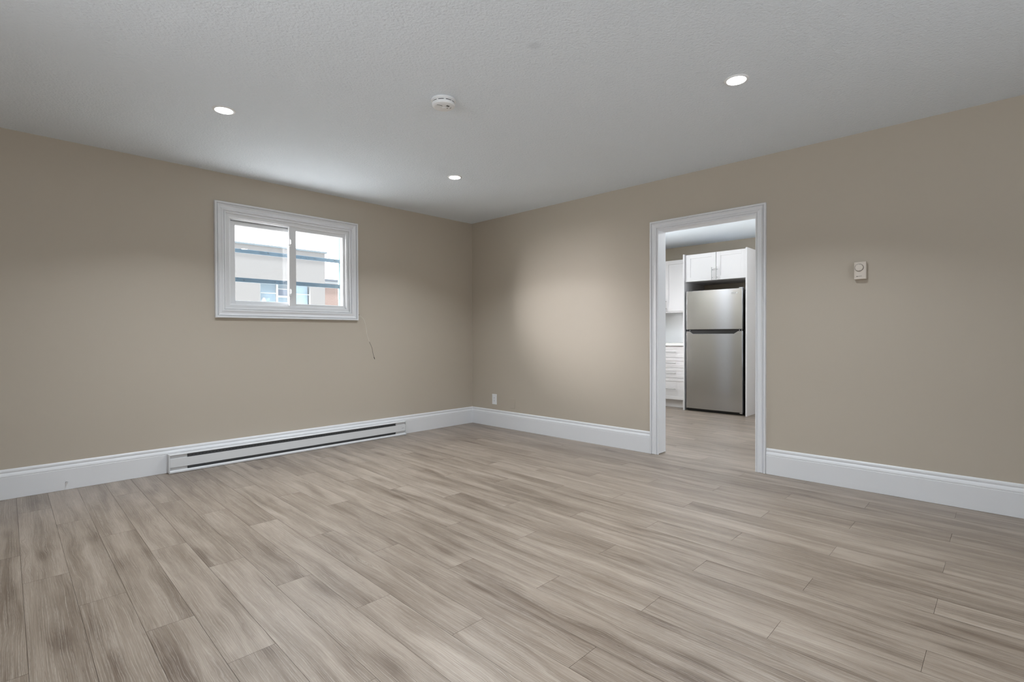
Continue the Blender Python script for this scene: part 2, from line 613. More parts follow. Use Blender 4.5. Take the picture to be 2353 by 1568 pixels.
def wall_with_hole(name, axis, a0, a1, d0, d1, hole, z1=CH):
    """axis 'x': wall runs along x, thickness in y d0..d1; axis 'y': runs along y."""
    mb = MB()
    h0, h1, v0, v1 = hole
    def bx(s0, s1, z0, zz):
        if s1-s0 < 1e-6 or zz-z0 < 1e-6: return
        if axis == 'x': mb.box((s0, d0, z0), (s1, d1, zz))
        else: mb.box((d0, s0, z0), (d1, s1, zz))
    bx(a0, h0, 0, z1); bx(h1, a1, 0, z1); bx(h0, h1, v1, z1); bx(h0, h1, 0, v0)
    bmesh.ops.remove_doubles(mb.bm, verts=mb.bm.verts[:], dist=1e-5)
    return tag(mb.build(name, 'wall'), kind='structure')

wall_with_hole('wall_left', 'x', X0-0.15, WT, 0.0, WA, win)
wall_with_hole('wall_kitchen_left', 'x', WT, KX+0.15, 0.0, WA, (0.70, 1.30, 1.05, 2.00))
wall_with_hole('wall_right', 'y', Y0, 0.0, 0.0, WT, door)
wall_with_hole('wall_back', 'x', X0-0.15, WT, Y0-0.15, Y0, (-3.7, -1.5, 0.85, 2.05))
wall_with_hole('wall_side', 'y', Y0, 0.0, X0-0.15, X0, (-4.2, -2.6, 1.25, 2.05))
tag(MB().box((KX, -4.9, 0), (KX+0.15, 0.0, CH)).build('wall_kitchen', 'wall'), kind='structure')
wall_with_hole('wall_kitchen_end', 'x', WT, KX, -4.9-0.15, -4.9, (0.85, 2.35, 0.85, 2.05))
tag(MB().box((X0-0.15, Y0-0.15, CH), (KX+0.15, WA, CH+0.12)).build('ceiling', 'ceiling'), kind='structure')

# frames of unseen window openings, added to bring daylight into both rooms
def plain_window(name, axis, rect, d0, d1):
    u0, u1, v0, v1 = rect
    mb = MB()
    def bx(a, b, c, d):
        if axis == 'x': mb.box((a, d0, c), (b, d1, d), 0.004)
        else: mb.box((d0, a, c), (d1, b, d), 0.004)
    w = 0.05
    bx(u0, u0+w, v0, v1); bx(u1-w, u1, v0, v1); bx(u0+w, u1-w, v0, v0+w); bx(u0+w, u1-w, v1-w, v1)
    bx((u0+u1)/2-0.02, (u0+u1)/2+0.02, v0+w, v1-w)
    return tag(mb.build(name, 'vinyl'), kind='structure')
plain_window('unseen_window_2', 'x', (-3.7, -1.5, 0.85, 2.05), Y0-0.10, Y0-0.04)

plain_window('unseen_window_5', 'y', (-4.2, -2.6, 1.25, 2.05), X0-0.10, X0-0.04)
plain_window('unseen_window_3', 'x', (0.70, 1.30, 1.05, 2.00), 0.04, 0.10)
plain_window('unseen_window_4', 'x', (0.85, 2.35, 0.85, 2.05), -5.0, -4.94)

# ---- floor: every plank laid where its joints are seen
def build_floor():
    bm = bmesh.new()
    lay = bm.loops.layers.float_vector.new('plank')
    xa, pw, cx = -4.0391, 0.15376, 0.018585
    yb, st, PL = -1.6858, 0.40950, 1.23486
    def wp(i, y):
        return xa + pw*i + cx*y
    xmin, xmax, ymin, ymax = X0, KX, Y0, 0.0
    i0 = int((xmin-xa)/pw)-2
    i1 = int((xmax-xa)/pw)+3
    g = 0.00055
    for i in range(i0, i1):
        n = -12
        for n in range(-40, 40):
            ys = yb - st*i + PL*n
            ye = ys + PL
            if ye <= ymin or ys >= ymax: continue
            rnd = random.random()
            ou, ov = random.random()*50, random.random()*50
            flip = random.choice((-1, 1))
            a, b = max(ys, ymin), min(ye, ymax)
            if b-a < 0.003: continue
            def P(i_, y, dx, z):
                return (min(max(wp(i_, y)+dx, xmin), xmax), y, z)
            if wp(i+1, a) < xmin+0.001 or wp(i, a) > xmax-0.001: continue
            q = [(P(i, a+g, g, 0), (a+g-ys, g)), (P(i+1, a+g, -g, 0), (a+g-ys, pw-g)),
                 (P(i+1, b-g, -g, 0), (b-g-ys, pw-g)), (P(i, b-g, g, 0), (b-g-ys, g))]
            if q[1][0][0]-q[0][0][0] < 1e-4: continue
            low = [P(i, a, 0, -0.0014), P(i+1, a, 0, -0.0014), P(i+1, b, 0, -0.0014), P(i, b, 0, -0.0014)]
            tv = [bm.verts.new(c) for c, _ in q]
            lv = [bm.verts.new(c) for c in low]
            f = bm.faces.new(tv)
            for lp, (c, uv) in zip(f.loops, q):
                lp[lay] = (ou+uv[0]*flip, ov+uv[1], rnd)
            for k in range(4):
                k2 = (k+1) % 4
                f = bm.faces.new((lv[k], lv[k2], tv[k2], tv[k]))
                for lp in f.loops: lp[lay] = (0, 0, -1)
    # subfloor slab closes the joints from below
    r = bmesh.ops.create_cube(bm, size=1.0)
    for v in r['verts']:
        v.co = Vector((xmin if v.co.x < 0 else xmax, ymin if v.co.y < 0 else ymax, -0.1 if v.co.z < 0 else -0.0013))
    for f in set(f for v in r['verts'] for f in v.link_faces):
        for lp in f.loops: lp[lay] = (0, 0, -1)
    me = bpy.data.meshes.new('floor')
    bm.to_mesh(me); bm.free()
    o = bpy.data.objects.new('floor', me)
    COL.objects.link(o)
    me.materials.append(MAT['floor'])
    return tag(o, kind='structure')
build_floor()

# ---- baseboards
BBP = [(0, 0.001), (0.0165, 0.001), (0.0165, 0.142), (0.0150, 0.1445), (0.0150, 0.1462), (0.0165, 0.148),
       (0.0158, 0.155), (0.0125, 0.164), (0.0088, 0.170), (0.0078, 0.1735), (0.0078, 0.176), (0.0098, 0.1775),
       (0.0098, 0.184), (0.0086, 0.190), (0.0045, 0.1965), (0, 0.197)]
def baseboard(name, axis, a, b, m0=False, m1=False):
    bm = bmesh.new()
    v0, v1 = [], []
    for d, z in BBP:
        p, q = a + (d if m0 else 0), b - (d if m1 else 0)
        if axis == 'x':
            v0.append(bm.verts.new((p, -d, z))); v1.append(bm.verts.new((q, -d, z)))
        else:
            v0.append(bm.verts.new((-d, p, z))); v1.append(bm.verts.new((-d, q, z)))
    n = len(BBP)
    for i in range(n):
        bm.faces.new((v0[i], v0[(i+1) % n], v1[(i+1) % n], v1[i]))
    bm.faces.new(v0); bm.faces.new(v1)
    bmesh.ops.recalc_face_normals(bm, faces=bm.faces[:])
    mb = MB(); mb._merge(bm)
    return tag(mb.build(name, 'trim'), kind='structure')
baseboard('baseboard_left', 'x', X0, 0.0, m1=True)
baseboard('baseboard_right', 'y', -2.422, 0.0, m1=True)
baseboard('baseboard_right_far', 'y', Y0, -3.403)

# ---- door casing and jamb
CASP = [(0, 0), (0, 0.009), (0.003, 0.011), (0.0105, 0.011), (0.0115, 0.0065), (0.0145, 0.0065), (0.0155, 0.0145),
        (0.020, 0.0175), (0.026, 0.0165), (0.034, 0.0125), (0.041, 0.0115), (0.048, 0.0135), (0.055, 0.0190), (0.0575, 0.0195),
        (0.0585, 0.0125), (0.0625, 0.0125), (0.0635, 0.0215), (0.068, 0.0245), (0.075, 0.0240), (0.078, 0.0195), (0.078, 0.0)]
d_in = (-3.323, -2.501, 0.0, 1.998)
tr1 = tag(MB().ring(d_in, CASP, lambda u, v, d: (-d, u, v), open_bottom=0.0015).build('trim_1', 'trim'), kind='structure')
MB().ring((-3.331, -2.487, 0.0, 2.004), CASP, lambda u, v, d: (WT+d, u, v), open_bottom=0.0015).build('casing', 'trim', tr1)
jm = MB()
jm.box((-0.0005, -2.494, 0.006), (WT+0.0005, door[1], 1.998))
jm.box((-0.0005, door[0], 0.006), (WT+0.0005, -3.323-0.004, 1.998))
jm.box((-0.0005, door[0], 1.994+0.004), (WT+0.0005, door[1], door[3]))
jm.build('jamb', 'trim', tr1)

# closet door panel added, unseen, to give the refrigerator a bright reflected band
dc = MB()
dc.box((WT+0.001, -1.170, 0.006), (WT+0.030, -0.895, 2.30), 0.002)
dc.box((WT+0.030, -1.130, 0.15), (WT+0.036, -0.935, 1.00), 0.003)
dc.box((WT+0.030, -1.130, 1.10), (WT+0.036, -0.935, 2.20), 0.003)
d1_ = tag(dc.build('added_reflection_panel', 'cab'), kind='structure')

# ---- window unit
wn1 = empty('window_1', (-2.195, 0.0, 1.225), kind='structure')
WCP = [(w*0.087/0.078, d*1.22) for w, d in CASP]
MA = lambda u, v, d: (u, -d, v)
MB().ring((-2.757, -1.632, 1.312, 2.112), WCP, MA).build('casing', 'trim', wn1)
fr = MB()
# outer liner, flush inside the casing, then the stepped vinyl frame
fr.ring((-2.724, -1.663, 1.340, 2.082), [(0, -0.105), (0, -0.006), (0.002, -0.004), (0.0395, -0.004), (0.0395, -0.105)], MA)
fr.ring((-2.712, -1.670, 1.3475, 2.074), [(0, -0.104), (0, -0.020), (0.011, -0.018), (0.011, -0.104)], MA)
fr.ring((-2.700, -1.676, 1.354, 2.066), [(0, -0.102), (0, -0.058), (0.011, -0.056), (0.011, -0.102)], MA)
fr.build('window_frame', 'vinyl', wn1)
def sash(rect_out, rect_gl, y0, y1, name):
    mb = MB()
    a, b, c, d = rect_out; e, f, g, h = rect_gl
    m = lambda u, v, dd: (u, -dd, v)
    # boxes of the four members with a bevelled glazing bead
    mb.box((a, y0, c), (e, y1, d), 0.002)
    mb.box((f, y0, c), (b, y1, d), 0.002)
    mb.box((e-0.001, y0, h), (f+0.001, y1, d), 0.002)
    mb.box((e-0.001, y0, c), (f+0.001, y1, g), 0.002)
    mb.ring((e+0.003, f-0.003, g+0.003, h-0.003), [(0, -y1+0.012), (0, -y0-0.010), (0.004, -y0-0.003), (0.004, -y1+0.012)], m)
    s = mb.build(name, 'vinyl', wn1)
    MB().box((e, (y0+y1)/2+0.001, g), (f, (y0+y1)/2+0.004, h)).build('pane', 'glass', s)
    return s
s1 = sash((-2.700, -2.160, 1.351, 2.068), (-2.662, -2.205, 1.379, 2.032), 0.066, 0.092, 'sash')
s2 = sash((-2.214, -1.666, 1.341, 2.080), (-2.151, -1.688, 1.368, 2.046), 0.026, 0.056, 'sash')
MB().ring((-2.1515+0.001, -1.6875-0.001, 1.3675, 2.0465), [(0, -0.040), (0, -0.0345), (0.001, -0.0345), (0.001, -0.040)], MA).build('gasket', 'gasket', s2)
MB().box((-2.699, 0.0545, 2.0640), (-2.214, 0.0600, 2.0668)).build('gasket', 'gasket', s1)
rl = MB()
rl.box((-2.221, 0.010, 1.346), (-2.205, 0.026, 2.076), 0.002)
rl.box((-2.224, 0.006, 1.405), (-2.207, 0.018, 2.015), 0.003)
rl.build('pull_rail', 'white', s2)
for zc in (1.925, 1.470):
    la = MB()
    la.box((-2.216, -0.004, zc-0.030), (-2.204, 0.012, zc+0.034), 0.003)
    la.box((-2.229, -0.002, zc-0.032), (-2.214, 0.006, zc-0.014), 0.002)
    la.box((-2.212, -0.010, zc-0.008), (-2.206, 0.000, zc+0.026), 0.002)
    la.build('latch', 'white', s2)

# ------------------------------------------------------------------ ceiling fittings
def downlight(x, y, label, lens):
    t = empty('recessed_ceiling_light', (x, y, CH), label, 'ceiling light', 'round recessed lights in the ceiling')
    MB().lathe([(0.0485, 0.0), (0.0485, -0.0055), (0.052, -0.0065), (0.057, -0.0055), (0.0615, -0.002), (0.0625, 0.0)], (x, y, CH-0.0004)).build('trim_ring', 'white', t, True)
    MB().lathe([(0.0, -0.0085), (0.02, -0.0082), (0.036, -0.0070), (0.0455, -0.0050), (0.0478, -0.0028), (0.0478, -0.0006)], (x, y, CH-0.0004)).build('lens', lens, t, True)
    d = bpy.data.lights.new('downlight_beam', 'AREA')
    d.shape = 'DISK'
    d.size = 0.094
    d.spread = math.radians(BEAM if lens == 'lens' else 175)
    d.energy = LAMP_POWER if lens == 'lens' else KITCHEN_LAMP_POWER
    d.color = LAMP_COLOR
    lo = bpy.data.objects.new('downlight_beam', d)
    COL.objects.link(lo)
    lo.location = (x, y, CH-0.0095)
    return t
downlight(-3.152, -1.320, 'round recessed light in the ceiling, left of the smoke alarm', 'lens')
downlight(-1.332, -1.293, 'round recessed light in the ceiling nearest the corner of the two walls', 'lens')
downlight(-1.341, -3.676, 'round recessed light in the ceiling on the doorway side, right of the smoke alarm', 'lens')
downlight(-3.152, -3.700, 'round recessed light in the ceiling just above the viewpoint', 'lens')
downlight(0.62, -1.15, 'unseen round light added to the kitchen ceiling near the doorway wall', 'klens')  # unseen lamp, placed so its reflection streaks the refrigerator doors
downlight(1.90, -0.75, 'unseen round light added to the kitchen ceiling before the drawer cabinets', 'klens')  # unseen lamp added to light the cabinet fronts
downlight(1.90, -3.40, 'round recessed light at the far end of the kitchen ceiling', 'klens')

SX, SY = -2.298, -2.366
sm = empty('smoke_alarm', (SX, SY, CH), 'white round smoke alarm mounted on the middle of the ceiling', 'smoke alarm')
MB().lathe([(0.0, -0.0004), (0.071, -0.0004), (0.0725, -0.003), (0.0725, -0.009), (0.070, -0.012), (0.0, -0.012)], (SX, SY, CH)).build('base_plate', 'white', sm, True)
MB().lathe([(0.0, -0.0115), (0.0655, -0.0115), (0.0655, -0.017), (0.0625, -0.0175), (0.0625, -0.0215), (0.0665, -0.022),
            (0.0665, -0.030), (0.064, -0.037), (0.056, -0.0415), (0.045, -0.0428), (0.0, -0.0432)], (SX, SY, CH)).build('cover', 'white', sm, True)
for k in range(9):
    a0 = math.radians(k*40+4); a1 = math.radians(k*40+33)
    sl = MB(); N = 8
    bm = bmesh.new()
    vs = []
    for j in range(N+1):
        a = a0+(a1-a0)*j/N
        col = []
        for r in (0.0618, 0.0640):
            for z in (-0.0175, -0.0212):
                col.append(bm.verts.new((SX+r*math.cos(a), SY+r*math.sin(a), CH+z)))
        vs.append(col)
    for A, B in zip(vs[:-1], vs[1:]):
        for (p, q) in ((0, 1), (1, 3), (3, 2), (2, 0)):
            bm.faces.new((A[p], A[q], B[q], B[p]))
    bm.faces.new((vs[0][0], vs[0][1], vs[0][3], vs[0][2])); bm.faces.new((vs[-1][0], vs[-1][1], vs[-1][3], vs[-1][2]))
    bmesh.ops.recalc_face_normals(bm, faces=bm.faces[:])
    sl._merge(bm)
    sl.build('vent_slot', 'slot', sm)
# battery door outline, test button and status light on the face
for nm_, a_, b_ in (('door_seam', (SX-0.050, SY-0.004, CH-0.0424), (SX-0.020, SY-0.014, CH-0.0434)), ('door_seam', (SX+0.034, SY-0.016, CH-0.0434), (SX+0.032, SY-0.030, CH-0.0430))):
    MB().tube([a_, b_], 0.0011, 6).build(nm_, 'darkgrey', sm)
MB().lathe([(0, -0.0462), (0.010, -0.0460), (0.0125, -0.0448), (0.0128, -0.043), (0.0, -0.043)], (SX+0.006, SY+0.002, CH)).build('test_button', 'white', sm, True)
MB().lathe([(0, -0.0446), (0.0025, -0.0444), (0.0032, -0.043), (0.0, -0.043)], (SX+0.020, SY-0.010, CH), seg=16).build('status_light', 'darkgrey', sm, True)
spk = MB()
for k in range(4):
    spk.box((SX-0.004+k*0.0050, SY-0.040, CH-0.0440), (SX-0.0015+k*0.0050, SY-0.026, CH-0.0424))
spk.build('sounder_grille', 'darkgrey', sm)

# ------------------------------------------------------------------ baseboard heater
HX0, HX1 = -3.193, -1.011
ht = empty('baseboard_heater', ((HX0+HX1)/2, -0.017, 0.003), 'long low white electric heater along the foot of the window wall', 'heater')
yb_, yf = -0.0168, -0.068
body = MB()
body.prism([(yb_, 0.150), (yb_, 0.1445), (-0.060, 0.1425), (yf, 0.1405), (-0.0685, 0.1430), (-0.064, 0.1485), (-0.056, 0.150)], 0, HX0+0.004, HX1-0.004)
body.prism([(yb_, 0.003), (yf-0.003, 0.003), (yf-0.003, 0.014), (-0.062, 0.0225), (-0.058, 0.0215), (-0.062, 0.010), (yb_, 0.010)], 0, HX0+0.004, HX1-0.004)
body.box((HX0+0.002, yb_, 0.003), (HX1-0.002, -0.021, 0.150))
body.build('body', 'heater', ht)
for xa_, xb_, xo in ((HX0, -3.064, HX0), (-1.136, HX1, HX1)):
    s = MB()
    o0, o1 = (HX0, HX0+0.010) if xo == HX0 else (HX1-0.010, HX1)
    s.box((o0, yb_, 0.003), (o1, yf-0.003, 0.151), 0.003)
    s.box((xa_+0.002, -0.050, 0.010), (xb_-0.002, -0.0545, 0.1445), 0.001)
    s.prism([(-0.050, 0.020), (-0.0595, 0.016), (-0.0595, 0.013), (-0.050, 0.013)], 0, xa_+0.004, xb_-0.002)
    ib = xb_-0.004 if xo == HX0 else xa_
    s.box((ib, yb_, 0.010), (ib+0.004, -0.056, 0.144))
    s.build('end_cap', 'heater', ht)
MB().box((HX0+0.011, -0.0655, 0.0445), (HX1-0.011, -0.0625, 0.1135), 0.0012).prism(
    [(-0.0625, 0.1125), (-0.056, 0.1095), (-0.056, 0.108), (-0.0625, 0.110)], 0, HX0+0.011, HX1-0.011).build('front_panel', 'heater', ht)
MB().box((-3.060, -0.046, 0.010), (-1.140, -0.0475, 0.1445)).build('grille', 'grille', ht)
tx = MB()
for k in range(5):
    tx.box((-1.068+k*0.006, -0.0661, 0.0765), (-1.0635+k*0.006, -0.0655, 0.0785))
tx.build('maker_mark', 'darkgrey', ht)

# ------------------------------------------------------------------ thermostat, plates, connector, wire
th = empty('thermostat', (0.0, -4.0075, 1.442), 'small almond dial thermostat on the right wall beside the doorway', 'thermostat')
MB().box((0.0, -4.042, 1.4415), (-0.022, -3.973, 1.556), 0.003).build('back_shell', 'almond_edge', th)
MB().prism([(-0.020, -3.9715), (-0.033, -3.974), (-0.0355, -3.985), (-0.0365, -4.0075), (-0.0355, -4.030), (-0.033, -4.041), (-0.020, -4.0435)], 2, 1.4425, 1.5575).build('housing', 'almond', th)
TY, TZ = -4.003, 1.5195
MB().lathe([(0.0258, -0.0345), (0.0258, -0.0375), (0.0238, -0.0375), (0.0238, -0.0345)], (0, TY, TZ), 'x').build('dial_ring', 'print', th, True)
MB().lathe([(0.0236, -0.0350), (0.0236, -0.0430), (0.0220, -0.0455), (0.0185, -0.0462), (0.0, -0.0465)], (0, TY, TZ), 'x').build('dial', 'almond', th, True)
tk = MB()
for k in range(8):
    a = math.radians(-60 + k*42)
    cy_, cz_ = TY+0.0195*math.sin(a), TZ+0.0195*math.cos(a)
    tk.box((-0.0468, cy_-0.0008, cz_-0.0008), (-0.0460, cy_+0.0008, cz_+0.0008))
tk.build('dial_mark', 'print', th)
em = MB()
em.lathe([(0.0028, -0.0355), (0.0028, -0.0368), (0, -0.0369)], (0, TY+0.012, 1.4605), 'x', 16)
for k in range(7):
    em.box((-0.0360, TY+0.0075-k*0.0034, 1.4600), (-0.0369, TY+0.0052-k*0.0034, 1.4622))
em.build('emblem', 'print', th)

ol = empty('wall_outlet', (0, -0.393, 0.259), 'white duplex electrical outlet low on the right wall near the corner', 'outlet')
MB().box((0, -0.4305, 0.2590), (-0.0055, -0.3555, 0.3800), 0.003).build('cover_plate', 'white', ol)
MB().box((-0.0035, -0.4095, 0.2865), (-0.0068, -0.3765, 0.3525), 0.001).build('receptacle', 'white', ol)
for zc in (0.337, 0.302):
    q = MB()
    q.box((-0.0066, -0.4005, zc+0.001), (-0.0072, -0.3985, zc+0.008))
    q.box((-0.0066, -0.3875, zc+0.001), (-0.0072, -0.3855, zc+0.0075))
    q.lathe([(0.0026, -0.0060), (0.0026, -0.0072), (0, -0.0072)], (0, -0.393, zc-0.006), 'x', 14)
    q.build('socket_slots', 'darkgrey', ol)
for zc in (0.368, 0.271):
    MB().lathe([(0.0030, -0.0050), (0.0030, -0.0062), (0.002, -0.0066), (0, -0.0067)], (0, -0.393, zc), 'x', 16).build('screw', 'white', ol)

bp_ = empty('blank_wall_plate', (0, -0.690, 0.2375), 'beige painted blank cover plate low on the right wall', 'wall plate')
MB().box((0, -0.7265, 0.2375), (-0.0050, -0.6530, 0.3500), 0.0025).build('cover_plate', 'wall', bp_)
for zc in (0.323, 0.265):
    MB().lathe([(0.0030, -0.0045), (0.0030, -0.0056), (0, -0.0060)], (0, -0.690, zc), 'x', 16).build('screw', 'wall', bp_)

cc = empty('cable_connector', (-3.786, -0.0165, 0.053), 'small metal cable connector poking out of the white baseboard', 'connector')
MB().lathe([(0.0072, 0.0005), (0.0078, -0.003), (0.0070, -0.005), (0.0, -0.005)], (-3.786, -0.0165, 0.053), 'y', 6).build('hex_nut', 'chrome', cc)
MB().lathe([(0.0048, -0.004), (0.0048, -0.018), (0.0042, -0.020), (0.0012, -0.020), (0.0010, -0.016), (0, -0.016)], (-3.786, -0.0165, 0.053), 'y', 20).build('barrel', 'chrome', cc, True)

def spline(P, n=10):
    P = [Vector(p) for p in P]
    out = []
    for i in range(len(P)-1):
        p0 = P[max(i-1, 0)]; p1 = P[i]; p2 = P[i+1]; p3 = P[min(i+2, len(P)-1)]
        for k in range(n):
            t = k/n
            out.append(0.5*((2*p1)+(-p0+p2)*t+(2*p0-5*p1+4*p2-p3)*t*t+(-p0+3*p1-3*p2+p3)*t**3))
    out.append(P[-1])
    return out
hw = empty('loose_wire', (-1.545, -0.006, 1.290), 'thin loose wire hanging from the lower right corner of the window casing', 'wire')
path = spline([(-1.552, -0.008, 1.291), (-1.530, -0.030, 1.272), (-1.497, -0.050, 1.228), (-1.479, -0.055, 1.150), (-1.470, -0.055, 1.085), (-1.442, -0.052, 1.010), (-1.413, -0.050, 0.950), (-1.400, -0.050, 0.890), (-1.383, -0.048, 0.840)], 8)
k1 = 6; k2 = 40
MB().tube(path[:k1+1], 0.0022, 8).build('wire_start', 'wire_black', hw, True)
MB().tube(path[k1:k2+1], 0.0016, 8).build('wire_length', 'wire_white', hw, True)
MB().tube(path[k2:], 0.0016, 8).build('wire_end', 'wire_black', hw, True)
MB().tube([path[-4], path[-2], path[-1], path[-1]+Vector((0.004, 0.001, -0.012))], [0.0022, 0.0036, 0.0036, 0.002], 8).build('tape_tip', 'wire_black', hw, True)

# ------------------------------------------------------------------ kitchen
def end_panel(y0, y1, label):
    return tag(MB().box((2.730, y0, 0.001), (KX-0.001, y1, 2.2075), 0.0008).build('end_panel', 'cab'), label, 'cabinet panel', 'tall panels beside the refrigerator')
end_panel(-1.4330, -1.4140, 'tall white cabinet panel on the left of the refrigerator')
end_panel(-2.2895, -2.2715, 'tall white cabinet panel on the right of the refrigerator')

def shaker(name, y0, y1, z0, z1, xf, parent, rail=0.056, th_=0.019):
    """front facing -x with a recessed centre panel; one mesh"""
    bm = bmesh.new()
    mb = MB()
    if y0 > y1: y0, y1 = y1, y0
    mb.box((xf, y0, z0), (xf+th_, y0+rail, z1), 0.0012)
    mb.box((xf, y1-rail, z0), (xf+th_, y1, z1), 0.0012)
    mb.box((xf, y0+rail, z1-rail), (xf+th_, y1-rail, z1), 0.0012)
    mb.box((xf, y0+rail, z0), (xf+th_, y1-rail, z0+rail), 0.0012)
    mb.box((xf+0.007, y0+rail-0.001, z0+rail-0.001), (xf+th_-0.002, y1-rail+0.001, z1-rail+0.001))
    return mb.build(name, 'cab', parent)
def pull(p, vertical, c, length, xf, parent):
    y, z = c
    mb = MB()
    h = length/2; q = h*0.62
    if vertical:
        mb.tube([(xf-0.030, y, z-h), (xf-0.030, y, z+h)], 0.0055, 14)
        for s in (-q, q): mb.tube([(xf+0.0005, y, z+s), (xf-0.030, y, z+s)], 0.0045, 10)
    else:
        mb.tube([(xf-0.030, y-h, z), (xf-0.030, y+h, z)], 0.0055, 14)
        for s in (-q, q): mb.tube([(xf+0.0005, y+s, z), (xf-0.030, y+s, z)], 0.0045, 10)
    return mb.build('handle', 'steelpull', parent, True)

fc = empty('refrigerator_cabinet', (3.08, -1.852, 1.815), 'white two door cabinet above the refrigerator', 'cabinet')
cb = MB()
cb.box((2.762, -2.2705, 1.8160), (KX-0.001, -1.4340, 1.834))
cb.box((2.762, -2.2705, 2.174), (KX-0.001, -1.4340, 2.192))
cb.box((2.762, -2.2705, 1.834), (KX-0.001, -2.2525, 2.174))
cb.box((2.762, -1.4520, 1.834), (KX-0.001, -1.4340, 2.174))
cb.box((2.764, -2.2525, 1.834), (2.775, -1.4520, 2.174))
cb.build('carcass', 'cab', fc)
d1 = shaker('door', -1.4605, -1.8765, 1.8165, 2.1935, 2.742, fc)
pull('handle', True, (-1.832, 1.903), 0.172, 2.742, d1)
d2 = shaker('door', -1.8835, -2.2700, 1.8165, 2.1935, 2.742, fc)
pull('handle', True, (-1.895, 1.904), 0.172, 2.742, d2)

def wall_cabinet(y0, y1, label, handle_y):
    t = empty('wall_cabinet', (3.24, (y0+y1)/2, 1.424), label, 'cabinet', 'white wall cabinets left of the refrigerator')
    c = MB().box((3.098, y0, 1.426), (KX-0.001, y1, 2.194), 0.001)
    c.box((3.092, y0, 1.4065), (3.108, y1, 1.426), 0.001)
    c.build('carcass', 'cab', t)
    d = shaker('door', y0+0.003, y1-0.003, 1.428, 2.194, 3.078, t, 0.06)
    pull('handle', True, (handle_y, 1.527), 0.175, 3.078, d)
    return t
wall_cabinet(-1.4125, -0.9550, 'white wall cabinet right beside the panel left of the refrigerator', -0.978)
wall_cabinet(-0.9530, -0.4950, 'white wall cabinet showing only an edge at the left of the doorway', -0.925)

def base_cabinet(y0, y1, label):
    t = empty('drawer_cabinet', (3.14, (y0+y1)/2, 0.0), label, 'cabinet', 'white base cabinets under the counter')
    MB().box((2.880, y0, 0.115), (KX-0.001, y1, 0.909)).build('carcass', 'cab', t)
    MB().box((2.935, y0, 0.001), (2.953, y1, 0.115)).build('kick_board', 'cab', t)
    for z0, z1 in ((0.7385, 0.900), (0.589, 0.7345), (0.439, 0.585), (0.122, 0.435)):
        d = shaker('drawer', y0+0.003, y1-0.003, z0, z1, 2.860, t, 0.045)
        pull('handle', False, ((y0+y1)/2, z0+(z1-z0)*0.5), 0.170, 2.860, d)
    return t
base_cabinet(-1.4125, -0.9220, 'white four drawer cabinet under the counter beside the refrigerator panel')
base_cabinet(-0.9205, -0.4300, 'white four drawer cabinet hidden behind the left side of the doorway')
tag(MB().box((2.830, -1.4130, 0.910), (KX-0.001, -0.425, 0.950), 0.003).build('countertop', 'counter'), 'white countertop on the drawer cabinet left of the refrigerator', 'countertop')
tag(MB().box((KX-0.010, -1.4130, 0.9505), (KX, -0.425, 1.4255)).build('backsplash', 'splash'), 'plain white backsplash between the counter and the wall cabinets', 'backsplash')

rf = empty('refrigerator', (3.05, -1.845, 0.001), 'stainless steel top freezer refrigerator with black sides in the kitchen', 'refrigerator')
FY0, FY1 = -2.2330, -1.4560
MB().box((2.806, FY0+0.004, 0.030), (3.365, FY1-0.004, 1.668), 0.004).build('body', 'black', rf)
MB().box((2.800, FY0+0.012, 0.040), (2.808, FY1-0.012, 1.672)).build('gasket', 'black', rf)
def fridge_door(name, z0, z1, notch):
    mb = MB()
    bm = bmesh.new()
    xs = 2.730
    # rounded vertical edges in plan
    def plan(y):
        e = min(y-FY0, FY1-y)
        r = 0.010
        dx = r - math.sqrt(max(0, r*r-(r-min(e, r))**2))
        t = (y-FY0)/(FY1-FY0)*2-1
        return xs + dx + 0.006*abs(t)**3
    NY = [FY0+v for v in (0, .0008, .002, .004, .007, .010)] + [FY0+0.012+(FY1-FY0-0.024)*k/40 for k in range(41)] + [FY1-v for v in (.010, .007, .004, .002, .0008, 0)]
    def top(y):
        if not notch: return z1
        # trapezoid finger scoop in the top edge
        a, b, c, d = FY0+0.060, FY0+0.112, FY1-0.100, FY1-0.058
        dep = 0.034
        if y <= a or y >= d: return z1
        if y < b: return z1-dep*(y-a)/(b-a)
        if y > c: return z1-dep*(d-y)/(d-c)
        return z1-dep
    if notch:
        for v in (FY0+0.060, FY0+0.112, FY1-0.100, FY1-0.058): NY.append(v)
        NY.sort()
    cols = []
    for y in NY:
        x = plan(y); t = top(y); b = 0.003
        cols.append([bm.verts.new(c) for c in ((2.798, y, z0), (x+b, y, z0), (x, y, z0+b), (x, y, t-b), (x+b, y, t), (2.798, y, t))])
    for A, B in zip(cols[:-1], cols[1:]):
        if (Vector(A[0].co)-Vector(B[0].co)).length < 1e-7: continue
        for k in range(6):
            bm.faces.new((A[k], A[(k+1) % 6], B[(k+1) % 6], B[k]))
    bm.faces.new(cols[0]); bm.faces.new(cols[-1])
    bmesh.ops.recalc_face_normals(bm, faces=bm.faces[:])
    mb._merge(bm)
    return mb.build(name, 'steel', rf, True)
fridge_door('refrigerator_door', 0.040, 1.1175, True)
fd = fridge_door('freezer_door', 1.1430, 1.6830, False)
